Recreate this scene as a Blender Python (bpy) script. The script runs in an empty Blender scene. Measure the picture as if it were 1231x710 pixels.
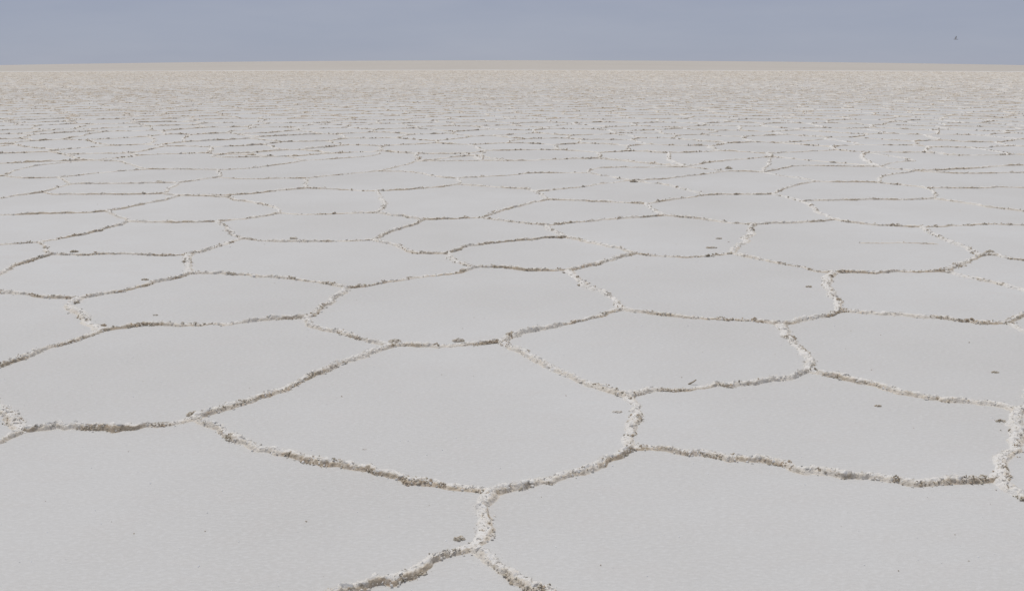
import bpy, math, random
import numpy as np
from mathutils.geometry import delaunay_2d_cdt
from mathutils import Vector

S = bpy.context.scene
COL = S.collection
rng = np.random.default_rng(20)
random.seed(20)

# ------------------------------------------------------------------ camera
PW, PH = 1231.0, 710.0
F = 1100.0
HZ = 72.6
CAMH = 1.6
PITCH = math.atan((PH / 2 - HZ) / F)
cp, sp = math.cos(PITCH), math.sin(PITCH)


def ground(u, v):
    """where the sight line through a point of the photograph meets the salt"""
    x = (u - PW / 2) / F
    y = (PH / 2 - v) / F
    d = (x, cp + y * sp, -sp + y * cp)
    t = CAMH / -d[2]
    return np.array((d[0] * t, d[1] * t))


def project(p):
    p = np.asarray(p, float)
    X, Y = p[..., 0], p[..., 1]
    depth = Y * cp + CAMH * sp
    up = Y * sp - CAMH * cp
    depth = np.where(depth < .05, .05, depth)
    return PW / 2 + F * X / depth, PH / 2 - F * up / depth


cam_data = bpy.data.cameras.new('camera')
cam = bpy.data.objects.new('camera', cam_data)
COL.objects.link(cam)
cam.location = (0, 0, CAMH)
cam.rotation_euler = (math.pi / 2 - PITCH, 0, 0)
cam_data.sensor_width = 36
cam_data.lens = 36 * F / PW
cam_data.clip_start = 0.05
cam_data.clip_end = 60000
S.camera = cam


# ------------------------------------------------------------------ noise
def _hash(ix, iy, seed):
    h = (ix.astype(np.int64) * 374761393 + iy.astype(np.int64) * 668265263 + seed * 974711) & 0xFFFFFFFF
    h = ((h ^ (h >> 13)) * 1274126177) & 0xFFFFFFFF
    h = h ^ (h >> 16)
    return (h & 0xFFFFFF) / float(0xFFFFFF)


def vnoise(x, y, seed=0):
    x = np.asarray(x, float); y = np.asarray(y, float)
    x, y = np.broadcast_arrays(x, y)
    ix, iy = np.floor(x), np.floor(y)
    fx, fy = x - ix, y - iy
    fx = fx * fx * (3 - 2 * fx); fy = fy * fy * (3 - 2 * fy)
    a = _hash(ix, iy, seed); b = _hash(ix + 1, iy, seed)
    c = _hash(ix, iy + 1, seed); d = _hash(ix + 1, iy + 1, seed)
    return (a * (1 - fx) + b * fx) * (1 - fy) + (c * (1 - fx) + d * fx) * fy


def fbm(x, y, seed=0, octv=3):
    r = 0; amp = 1; tot = 0
    for k in range(octv):
        r = r + amp * vnoise(np.asarray(x) * 2.03 ** k, np.asarray(y) * 2.03 ** k, seed + 17 * k)
        tot += amp; amp *= .55
    return r / tot


# ------------------------------------------------------------------ mesh helpers
def mesh_object(name, v, f, mats, attrs=None, loc=(0, 0, 0), parent=None, smooth=True, midx=None):
    """v (n,3), f list of int arrays (tri or quad, one array per kind)"""
    me = bpy.data.meshes.new(name)
    v = np.asarray(v, np.float32) - np.asarray(loc, np.float32)
    loops = np.concatenate([a.ravel() for a in f])
    sizes = np.concatenate([np.full(len(a), a.shape[1]) for a in f])
    starts = np.concatenate([[0], np.cumsum(sizes)[:-1]])
    me.vertices.add(len(v)); me.vertices.foreach_set('co', v.ravel())
    me.loops.add(len(loops)); me.loops.foreach_set('vertex_index', loops.astype(np.int32))
    me.polygons.add(len(sizes)); me.polygons.foreach_set('loop_start', starts.astype(np.int32))
    me.polygons.foreach_set('loop_total', sizes.astype(np.int32))
    if smooth is True:
        me.polygons.foreach_set('use_smooth', np.ones(len(sizes), bool))
    if midx is not None:
        me.polygons.foreach_set('material_index', np.asarray(midx, np.int32))
    for k, val in (attrs or {}).items():
        at = me.attributes.new(k, 'FLOAT', 'POINT')
        at.data.foreach_set('value', np.asarray(val, np.float32))
    me.update(calc_edges=True)
    me.validate()
    for m in mats:
        me.materials.append(m)
    o = bpy.data.objects.new(name, me)
    COL.objects.link(o)
    if parent is not None:
        o.parent = parent
    else:
        o.location = loc
    return o


def tag(o, label=None, cat=None, group=None, kind=None):
    if label: o['label'] = label
    if cat: o['category'] = cat
    if group: o['group'] = group
    if kind: o['kind'] = kind
    return o


# ------------------------------------------------------------------ materials
def new_mat(name):
    m = bpy.data.materials.new(name)
    m.use_nodes = True
    nt = m.node_tree
    b = nt.nodes['Principled BSDF']
    return m, nt, b


def N(nt, kind, **kw):
    n = nt.nodes.new(kind)
    for k, val in kw.items():
        setattr(n, k, val)
    return n


def ramp(nt, stops):
    n = nt.nodes.new('ShaderNodeValToRGB')
    cr = n.color_ramp
    while len(cr.elements) < len(stops):
        cr.elements.new(.5)
    for e, (p, c) in zip(cr.elements, stops):
        e.position = p
        e.color = (*c, 1) if not isinstance(c, float) else (c, c, c, 1)
    return n


def noise_node(nt, co, scale, detail=4, rough=.55, dist=0.):
    n = nt.nodes.new('ShaderNodeTexNoise')
    n.inputs['Scale'].default_value = scale
    n.inputs['Detail'].default_value = detail
    n.inputs['Roughness'].default_value = rough
    n.inputs['Distortion'].default_value = dist
    nt.links.new(co, n.inputs['Vector'])
    return n.outputs['Fac']


def mixc(nt, fac, a, b, mode='MIX'):
    n = nt.nodes.new('ShaderNodeMix')
    n.data_type = 'RGBA'; n.blend_type = mode
    for sock, val in ((n.inputs[0], fac), (n.inputs[6], a), (n.inputs[7], b)):
        if hasattr(val, 'is_output'):
            nt.links.new(val, sock)
        elif isinstance(val, tuple):
            sock.default_value = (*val, 1)
        else:
            sock.default_value = val
    return n.outputs[2]


def maths(nt, op, a, b=0.0, c=None, clamp=False):
    n = nt.nodes.new('ShaderNodeMath'); n.operation = op; n.use_clamp = clamp
    for i, val in enumerate((a, b) if c is None else (a, b, c)):
        if hasattr(val, 'is_output'):
            nt.links.new(val, n.inputs[i])
        else:
            n.inputs[i].default_value = val
    return n.outputs[0]


def bump(nt, height, strength, dist, normal=None):
    n = nt.nodes.new('ShaderNodeBump')
    n.inputs['Strength'].default_value = strength
    n.inputs['Distance'].default_value = dist
    nt.links.new(height, n.inputs['Height'])
    if normal is not None:
        nt.links.new(normal, n.inputs['Normal'])
    return n.outputs['Normal']


PLATE = (.620, .609, .577)


def make_plate_material():
    m, nt, b = new_mat('plate_salt')
    tc = N(nt, 'ShaderNodeTexCoord').outputs['Object']
    sep = N(nt, 'ShaderNodeSeparateXYZ'); nt.links.new(tc, sep.inputs[0])
    mp = N(nt, 'ShaderNodeMapping'); nt.links.new(tc, mp.inputs[0])
    mp.inputs['Scale'].default_value = (1, 2.2, 1)
    mp.inputs['Rotation'].default_value = (0, 0, .25)
    big = noise_node(nt, tc, .35, 4, .6)
    mid = noise_node(nt, mp.outputs[0], 3.5, 5, .62, .6)
    fine = noise_node(nt, mp.outputs[0], 45, 4, .6)
    grain = noise_node(nt, tc, 260, 2, .6)
    c = mixc(nt, ramp_fac(nt, big, .35, .65), (PLATE[0] * .92, PLATE[1] * .91, PLATE[2] * .895), (PLATE[0] * 1.02, PLATE[1] * 1.02, PLATE[2] * 1.02))
    c = mixc(nt, ramp_fac(nt, mid, .46, .72, .5), c, (.60, .575, .535))          # faint beige staining
    c = mixc(nt, ramp_fac(nt, fine, .45, .72, .5), c, (.72, .71, .68))
    c = mixc(nt, ramp_fac(nt, grain, .55, .8, .35), c, (.44, .42, .39))
    # beyond the track the salt is dusty and unbroken
    wob = noise_node(nt, tc, .02, 3)
    y = maths(nt, 'ADD', maths(nt, 'ADD', sep.outputs[1], maths(nt, 'MULTIPLY', maths(nt, 'MULTIPLY', sep.outputs[0], sep.outputs[0]), .0036)), maths(nt, 'MULTIPLY', wob, 40.0))
    c = mixc(nt, ramp_fac(nt, y, 25, 120, .7), c, (.525, .495, .45))
    far = N(nt, 'ShaderNodeMapRange'); nt.links.new(y, far.inputs[0])
    far.inputs[1].default_value = 150; far.inputs[2].default_value = 190
    mpf = N(nt, 'ShaderNodeMapping'); nt.links.new(tc, mpf.inputs[0]); mpf.inputs['Scale'].default_value = (.02, .004, 1)
    patch = noise_node(nt, mpf.outputs[0], 1.0, 5, .6)
    dust = mixc(nt, patch, (.49, .45, .39), (.58, .535, .465))
    c = mixc(nt, far.outputs[0], c, dust)
    nt.links.new(c, b.inputs['Base Color'])
    b.inputs['Roughness'].default_value = .85
    b.inputs['Specular IOR Level'].default_value = .15
    h = maths(nt, 'ADD', maths(nt, 'MULTIPLY', fine, .7), maths(nt, 'MULTIPLY', grain, .35))
    h = maths(nt, 'ADD', h, maths(nt, 'MULTIPLY', mid, 1.6))
    nt.links.new(bump(nt, h, .5, .007), b.inputs['Normal'])
    return m


def ramp_fac(nt, fac, lo, hi, top=1.0):
    n = N(nt, 'ShaderNodeMapRange')
    nt.links.new(fac, n.inputs[0])
    n.inputs[1].default_value = lo; n.inputs[2].default_value = hi
    n.inputs[3].default_value = 0; n.inputs[4].default_value = top
    return n.outputs[0]


def make_ridge_material():
    m, nt, b = new_mat('heaved_salt')
    geo = N(nt, 'ShaderNodeNewGeometry').outputs['Position']
    at = N(nt, 'ShaderNodeAttribute', attribute_name='dirt').outputs['Fac']  # dirt, with the shade of the sun-away flanks put into it
    apron = N(nt, 'ShaderNodeAttribute', attribute_name='apron').outputs['Fac']
    n1 = noise_node(nt, geo, 55, 4, .65)
    n2 = noise_node(nt, geo, 14, 3, .6)
    n3 = noise_node(nt, geo, 160, 3, .6)
    white = mixc(nt, ramp_fac(nt, n2, .3, .7), (.76, .725, .66), (.85, .825, .77))
    earth = mixc(nt, ramp_fac(nt, n1, .3, .7), (.56, .455, .325), (.38, .315, .225))
    earth = mixc(nt, ramp_fac(nt, n2, .52, .7), earth, (.55, .42, .29))
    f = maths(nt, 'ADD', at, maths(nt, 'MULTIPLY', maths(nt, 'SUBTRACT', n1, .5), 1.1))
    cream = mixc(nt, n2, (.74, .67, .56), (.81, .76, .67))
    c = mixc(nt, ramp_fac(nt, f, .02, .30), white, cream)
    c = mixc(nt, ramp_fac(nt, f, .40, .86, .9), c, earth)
    c = mixc(nt, ramp_fac(nt, n3, .62, .76, .35), c, (.42, .36, .28))
    c = mixc(nt, apron, c, PLATE)
    nt.links.new(c, b.inputs['Base Color'])
    b.inputs['Roughness'].default_value = .9
    b.inputs['Specular IOR Level'].default_value = .15
    h = maths(nt, 'ADD', n1, maths(nt, 'MULTIPLY', n3, .5))
    nt.links.new(bump(nt, h, .65, .012), b.inputs['Normal'])
    return m


def make_crust_material():
    m, nt, b = new_mat('dirty_crust')
    geo = N(nt, 'ShaderNodeNewGeometry').outputs['Position']
    tone = N(nt, 'ShaderNodeAttribute', attribute_name='tone').outputs['Fac']
    n1 = noise_node(nt, geo, 90, 4, .65)
    n3 = noise_node(nt, geo, 260, 3, .6)
    r = ramp(nt, [(0, (.27, .235, .18)), (.2, (.40, .33, .24)), (.38, (.52, .41, .29)), (.55, (.47, .425, .33)),
                  (.72, (.63, .565, .47)), (1, (.80, .76, .69))])
    nt.links.new(maths(nt, 'ADD', tone, maths(nt, 'MULTIPLY', maths(nt, 'SUBTRACT', n1, .5), .6)), r.inputs[0])
    c = mixc(nt, ramp_fac(nt, n3, .55, .7, .6), r.outputs[0], (.72, .68, .61))
    nt.links.new(c, b.inputs['Base Color'])
    b.inputs['Roughness'].default_value = .92
    b.inputs['Specular IOR Level'].default_value = .12
    nt.links.new(bump(nt, n1, .6, .008), b.inputs['Normal'])
    return m


def make_plain(name, col, rough=.8):
    m, nt, b = new_mat(name)
    geo = N(nt, 'ShaderNodeNewGeometry').outputs['Position']
    n1 = noise_node(nt, geo, 1.3, 4, .6)
    c = mixc(nt, n1, tuple(k * .85 for k in col), tuple(min(1, k * 1.1) for k in col))
    nt.links.new(c, b.inputs['Base Color'])
    b.inputs['Roughness'].default_value = rough
    return m


M_PLATE = make_plate_material()
M_RIDGE = make_ridge_material()
M_CRUST = make_crust_material()
M_TRACK = make_plain('scraped_salt', (.69, .66, .605), .9)
M_SPECK = make_plain('grey_speck', (.44, .46, .51), .8)
M_GRAIN = make_plain('salt_grain', (.88, .88, .87), .35)

# ------------------------------------------------------------------ the ground
def fall(theta):
    """how gently the far plain dips away in a direction (slope), theta from straight ahead"""
    return .0046 * (np.minimum(np.abs(theta), .70) / .51) ** 2


ang = np.radians(np.arange(0, 360, 2.0))
radii = np.array([160, 400, 1000, 3000, 9000, 30000.0])
thv = np.arctan2(np.sin(ang), np.cos(ang))
gv = [(0, 0, 0)]
for rr_ in radii:
    for t_, th_ in zip(ang, thv):
        gv.append((rr_ * math.sin(t_), rr_ * math.cos(t_), -float(fall(th_)) * (rr_ - 160)))
na = len(ang)
k_ = np.arange(na); k2 = (k_ + 1) % na
gt = np.stack([np.zeros(na, int), 1 + k2, 1 + k_], 1)
gq = np.concatenate([np.stack([1 + q * na + k_, 1 + q * na + k2, 1 + (q + 1) * na + k2, 1 + (q + 1) * na + k_], 1) for q in range(len(radii) - 1)])
salt_flat = mesh_object('salt_flat', np.array(gv), [gt, gq], [M_PLATE], smooth=False)
tag(salt_flat, kind='structure')

# ------------------------------------------------------------------ crumb shapes
def ico(sub):
    t = (1 + 5 ** .5) / 2
    v = [(-1, t, 0), (1, t, 0), (-1, -t, 0), (1, -t, 0), (0, -1, t), (0, 1, t), (0, -1, -t), (0, 1, -t), (t, 0, -1), (t, 0, 1), (-t, 0, -1), (-t, 0, 1)]
    f = [(0, 11, 5), (0, 5, 1), (0, 1, 7), (0, 7, 10), (0, 10, 11), (1, 5, 9), (5, 11, 4), (11, 10, 2), (10, 7, 6), (7, 1, 8),
         (3, 9, 4), (3, 4, 2), (3, 2, 6), (3, 6, 8), (3, 8, 9), (4, 9, 5), (2, 4, 11), (6, 2, 10), (8, 6, 7), (9, 8, 1)]
    v = [Vector(p).normalized() for p in v]
    for _ in range(sub):
        cache = {}
        def midp(a, b):
            k = (min(a, b), max(a, b))
            if k not in cache:
                v.append(((v[a] + v[b]) / 2).normalized()); cache[k] = len(v) - 1
            return cache[k]
        nf = []
        for a, b, c in f:
            x, y, z = midp(a, b), midp(b, c), midp(c, a)
            nf += [(a, x, z), (b, y, x), (c, z, y), (x, y, z)]
        f = nf
    return np.array(v), np.array(f)


def crumb_set(sub, n, amp):
    v, f = ico(sub)
    out = []
    for k in range(n):
        r = np.random.default_rng(100 + k)
        s = 1 + amp * (r.random(len(v)) - .5) * 2
        w = v * s[:, None] * (r.uniform(.7, 1.25, 3))
        out.append(w)
    return out, f


CR0 = crumb_set(0, 12, .55)
CR1 = crumb_set(1, 8, .38)


def rot_matrices(n, r, tilt=1.0):
    q = r.normal(size=(n, 4)); q[:, 1:3] *= tilt
    q /= np.linalg.norm(q, axis=1)[:, None]
    w, x, y, z = q.T
    R = np.empty((n, 3, 3))
    R[:, 0, 0] = 1 - 2 * (y * y + z * z); R[:, 0, 1] = 2 * (x * y - z * w); R[:, 0, 2] = 2 * (x * z + y * w)
    R[:, 1, 0] = 2 * (x * y + z * w); R[:, 1, 1] = 1 - 2 * (x * x + z * z); R[:, 1, 2] = 2 * (y * z - x * w)
    R[:, 2, 0] = 2 * (x * z - y * w); R[:, 2, 1] = 2 * (y * z + x * w); R[:, 2, 2] = 1 - 2 * (x * x + y * y)
    return R


def crumbs(pos, rad, r, fine=False, flat=.55):
    """many broken crumbs as one vertex and face array"""
    n = len(pos)
    shapes, f = CR1 if fine else CR0
    sh = np.stack([shapes[k] for k in r.integers(0, len(shapes), n)])
    sc = np.stack([rad * r.uniform(.7, 1.5, n), rad * r.uniform(.6, 1.2, n), rad * r.uniform(flat * .6, flat * 1.6, n)], 1)
    R = rot_matrices(n, r)
    w = np.einsum('nij,nkj->nki', R, sh * sc[:, None, :]) + pos[:, None, :]
    nv = sh.shape[1]
    F_ = f[None] + (np.arange(n) * nv)[:, None, None]
    return w.reshape(-1, 3), F_.reshape(-1, 3), nv


# ------------------------------------------------------------------ ridges
def resample(P, ds):
    P = np.asarray(P, float)
    # rounded polyline: cut the inner corners once or twice
    for _ in range(2):
        if len(P) > 2:
            Q = [P[0]]
            for a, b in zip(P[:-1], P[1:]):
                Q += [a * .75 + b * .25, a * .25 + b * .75]
            Q[1] = (Q[0] + Q[2]) / 2
            Q.append(P[-1])
            P = np.array(Q)
    seg = np.linalg.norm(np.diff(P, axis=0), axis=1)
    keep = np.concatenate([[True], seg > 1e-6])
    P = P[keep]
    s = np.concatenate([[0], np.cumsum(np.linalg.norm(np.diff(P, axis=0), axis=1))])
    n = max(4, int(math.ceil(s[-1] / ds)) + 1)
    t = np.linspace(0, s[-1], n)
    return np.stack([np.interp(t, s, P[:, 0]), np.interp(t, s, P[:, 1])], 1), t


def ridge_strip(P, w, h, ds, m, seed, brown, wig=1.0):
    P = np.array(P, float)
    for a_, b_ in ((0, 1), (-1, -2)):
        d_ = P[a_] - P[b_]
        P[a_] = P[a_] + d_ / (np.linalg.norm(d_) + 1e-9) * .02
    C, s = resample(P, ds)
    ln = s[-1]
    end = np.clip(np.minimum(s, ln - s) / (.22 * ln + 1e-6), 0, 1)
    T = np.gradient(C, axis=0); T /= np.linalg.norm(T, axis=1)[:, None] + 1e-9
    Nn = np.stack([-T[:, 1], T[:, 0]], 1)
    so = s + seed * 7.31
    off = wig * end * ((fbm(so * 2.2, 0, seed, 2) - .5) * .10 + (fbm(so * 9, 3.3, seed, 3) - .5) * .062 + (fbm(so * 26, 8.3, seed, 2) - .5) * .028)
    C = C + Nn * off[:, None]
    W = w * (.40 + 1.22 * fbm(so * 8, 1.7, seed + 1, 3))
    gaps = np.clip((fbm(so * 2.6, 9.1, seed + 2, 2) - .20) / .25, .42, 1)
    H = h * (.45 + 1.0 * fbm(so * 13, 5.2, seed + 3, 4)) * gaps
    H = H * np.sqrt(np.clip(np.minimum(s, ln - s) / .035, 0, 1))
    t = np.linspace(-1, 1, m)
    tt, _ = np.meshgrid(t, s)
    A = np.abs(tt)
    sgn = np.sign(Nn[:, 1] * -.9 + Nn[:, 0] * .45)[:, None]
    ts = tt * sgn                       # positive towards the steeper flank away from the sun, dirtied and shade-tinted
    B = np.where(ts > -.1, (ts + .1) / .66, (-.1 - ts) / .52)
    core = np.clip(1 - np.abs(B) ** np.where(ts > -.1, 2.3, 1.5), 0, 1)
    X = C[:, None, :] + Nn[:, None, :] * (tt * W[:, None])[:, :, None]
    gx, gy = X[..., 0], X[..., 1]
    lump = fbm(gx * 38, gy * 38, 5, 3)
    sharp = 1 - np.abs(2 * fbm(gx * 75, gy * 75, 9, 2) - 1)
    pits = fbm(gx * 21, gy * 21, 31, 2)
    z = H[:, None] * (core * (.10 + 1.0 * lump + .75 * pits) + .75 * (sharp - .55) * np.clip(core * 3, 0, 1))
    z += .0035 * np.clip((1 - A) / .5, 0, 1) - .0025
    z[:, 0] = -.006; z[:, -1] = -.006
    X = X + (np.stack([fbm(gx * 60, gy * 60, 21, 2), fbm(gx * 60, gy * 60, 22, 2)], -1) - .5) * (.026 * core * min(1, wig))[..., None]
    V = np.concatenate([X, z[..., None]], -1).reshape(-1, 3)
    n = len(s)
    i = np.arange(n - 1)[:, None] * m + np.arange(m - 1)[None]
    Fq = np.stack([i, i + 1, i + m + 1, i + m], -1).reshape(-1, 4)
    flank = np.exp(-((A - .42) / .22) ** 2)
    patch = fbm(so * 4.5, 2.2, seed + 5, 3)[:, None]
    side = (Nn[:, 1] * -.9 + Nn[:, 0] * .45)[:, None] * np.sign(tt)
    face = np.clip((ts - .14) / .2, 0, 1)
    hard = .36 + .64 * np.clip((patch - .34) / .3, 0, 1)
    dirt = (.28 + .62 * brown) * hard * face * (A < .64) * (.55 + .6 * np.abs(side)) + .10 * face + .03 * hard  # real dirt and painted shade together, strongest on flanks turned from the sun
    apron = np.clip((A - .54) / .36, 0, 1)
    return V, Fq, dirt.reshape(-1), apron.reshape(-1), dict(C=C, s=s, N=Nn, W=W, H=H, patch=patch[:, 0], ln=ln)


def ridge_crumbs(info, per_m, r, rmin, rmax, brown, bias=.55, fine=True):
    s, ln = info['s'], info['ln']
    n = max(3, int(per_m * ln))
    # clustered along the crest
    nc = max(2, int(ln * 9))
    cs = r.uniform(0, ln, nc * 3)
    wgt = np.interp(cs, s, info['patch']) ** 4
    cs = r.choice(cs, nc, p=wgt / wgt.sum())
    k = r.integers(0, nc, n)
    ss = np.clip(cs[k] + r.normal(0, .028, n), 0, ln)
    nx = np.interp(ss, s, info['N'][:, 0]); ny = np.interp(ss, s, info['N'][:, 1])
    Wm = np.interp(ss, s, info['W']); Hm = np.interp(ss, s, info['H'])
    side = np.where(nx * .45 - ny * .9 > 0, 1, -1)
    pick = np.where(r.random(n) < bias + .25, side, -side)
    csd = r.normal(.33, .16, nc)[k]
    t = np.clip(np.abs(csd + r.normal(0, .13, n)), 0, .95) * pick
    x = np.interp(ss, s, info['C'][:, 0]) + nx * t * Wm
    y = np.interp(ss, s, info['C'][:, 1]) + ny * t * Wm
    rad = rmin + (rmax - rmin) * r.random(n) ** 2.2
    core = np.clip(1 - (np.abs(t) / .6) ** 1.7, 0, 1)
    z = Hm * core * .75 + rad * r.uniform(.05, .55, n)
    lift = r.random(n) < .25
    z = z + lift * rad * .6
    v, f, nv = crumbs(np.stack([x, y, z], 1), rad, r, fine)
    tone = np.clip(r.normal(.42, .25, nc)[k] + r.normal(0, .10, n) + (1 - brown) * .32, 0, 1)
    return v, f, np.repeat(tone, nv)


def ridge_heaps(info, per_m, r, size):
    """small broken piles standing along the crest and just beside it"""
    s, ln = info['s'], info['ln']
    nh = max(1, int(per_m * ln * r.uniform(.6, 1.4)))
    hs = r.uniform(.03 * ln, .97 * ln, nh)
    sz = size * r.uniform(.45, 1.35, nh)
    cnt = r.integers(14, 40, nh)
    k = np.repeat(np.arange(nh), cnt)
    n = len(k)
    ss = np.clip(hs[k] + r.normal(0, .8, n) * sz[k] * np.repeat(r.uniform(.6, 2.2, nh), cnt), 0, ln)
    lat = r.normal(0, .34, nh)[k] * np.interp(ss, s, info['W']) + r.normal(0, .5, n) * sz[k]
    x = np.interp(ss, s, info['C'][:, 0]) + np.interp(ss, s, info['N'][:, 0]) * lat
    y = np.interp(ss, s, info['C'][:, 1]) + np.interp(ss, s, info['N'][:, 1]) * lat
    core = np.clip(1 - (np.abs(lat) / (.6 * np.interp(ss, s, info['W']))) ** 1.7, 0, 1)
    rad = sz[k] * r.uniform(.12, .34, n)
    z = np.interp(ss, s, info['H']) * core * .7 + rad * .4 + sz[k] * .9 * r.random(n) ** 1.6 * np.exp(-((ss - hs[k]) / (sz[k] * 1.2)) ** 2)
    v, f, nv = crumbs(np.stack([x, y, z], 1), rad, r, False, .8)
    tone = np.clip(r.choice([.12, .28, .42, .55, .72, .95], nh, p=[.13, .15, .15, .2, .17, .2])[k] + r.normal(0, .1, n), 0, 1)
    return v, f, np.repeat(tone, nv)


def white_crumbs(info, per_m, r, rmin, rmax):
    s, ln = info['s'], info['ln']
    n = max(3, int(per_m * ln))
    ss = r.uniform(0, ln, n)
    t = np.clip(r.normal(0, .36, n), -1.1, 1.1)
    x = np.interp(ss, s, info['C'][:, 0]) + np.interp(ss, s, info['N'][:, 0]) * t * np.interp(ss, s, info['W'])
    y = np.interp(ss, s, info['C'][:, 1]) + np.interp(ss, s, info['N'][:, 1]) * t * np.interp(ss, s, info['W'])
    rad = rmin + (rmax - rmin) * r.random(n) ** 2.2
    core = np.clip(1 - (np.abs(t) / .6) ** 1.7, 0, 1)
    z = np.interp(ss, s, info['H']) * core * .85 + rad * r.uniform(0, .5, n)
    v, f, nv = crumbs(np.stack([x, y, z], 1), rad, r, True)
    return v, f, nv * n


# ---- the network traced from the photograph (points of the photograph, laid on the ground)
J = dict(
    k1=(592, 591), k2=(570, 659), k3=(233, 503), k4=(25, 519), g1=(748, 372), g2=(755, 476), g3=(757, 539), f1=(368, 382), f2=(417, 346),
    f4=(474, 415), f5=(602, 411), h1=(938, 390), h2=(971, 446), h3=(1009, 374), h4=(1210, 388), h5=(1222, 494), h6=(1201, 577),
    e1=(94, 359), e2=(121, 398), a1=(5, 211.5), a2=(70, 213.7), a3=(177, 203.6), a4=(261, 204.4), a5=(85, 221.6), a6=(262, 213.5),
    a7=(213, 220), a7b=(196, 233), a8=(216, 235.3), a9=(128, 254), a10=(155, 266.5), a11=(261, 266.5), a12=(48, 291), a13=(291, 287),
    a14=(227, 306), a15=(61, 306), a16=(227, 329), b1=(368, 226.4), b2=(370, 214.5), b3=(455, 206), b4=(501, 194), b5=(549, 214.5),
    b6=(452, 229.7), b7=(551, 222), b8=(452, 256), b9=(336, 256.5), b10=(509, 264), b11=(579, 261.4), b12=(449, 288), b13=(536, 304.5),
    b14=(574, 321), b15=(579, 193), b16=(368, 193), c1=(706, 208), c2=(825.5, 201), c3=(758, 217), c4=(875, 206), c5=(642, 230.5),
    c7=(658, 240), c8=(776, 245.2), c9=(798, 259), c10=(658, 271), c10b=(681, 285.5), c11=(764, 304.5), c12=(683, 325), c13=(881, 304.5),
    c14=(906, 270), d1=(1003, 264), d2=(963, 242), d3=(928, 233.5), d4=(980, 218.3), d5=(1055, 219.6), d6=(1100, 205.6), d7=(1113, 226.4),
    d8=(1122, 239), d9=(918, 207.4), d10=(1057, 200.6), d11=(1108, 272.8), d12=(1180, 307), d13=(1135, 326), d14=(1003, 327.3),
    a0=(113, 193), b17=(348, 188.4), a20=(53, 231))

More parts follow.
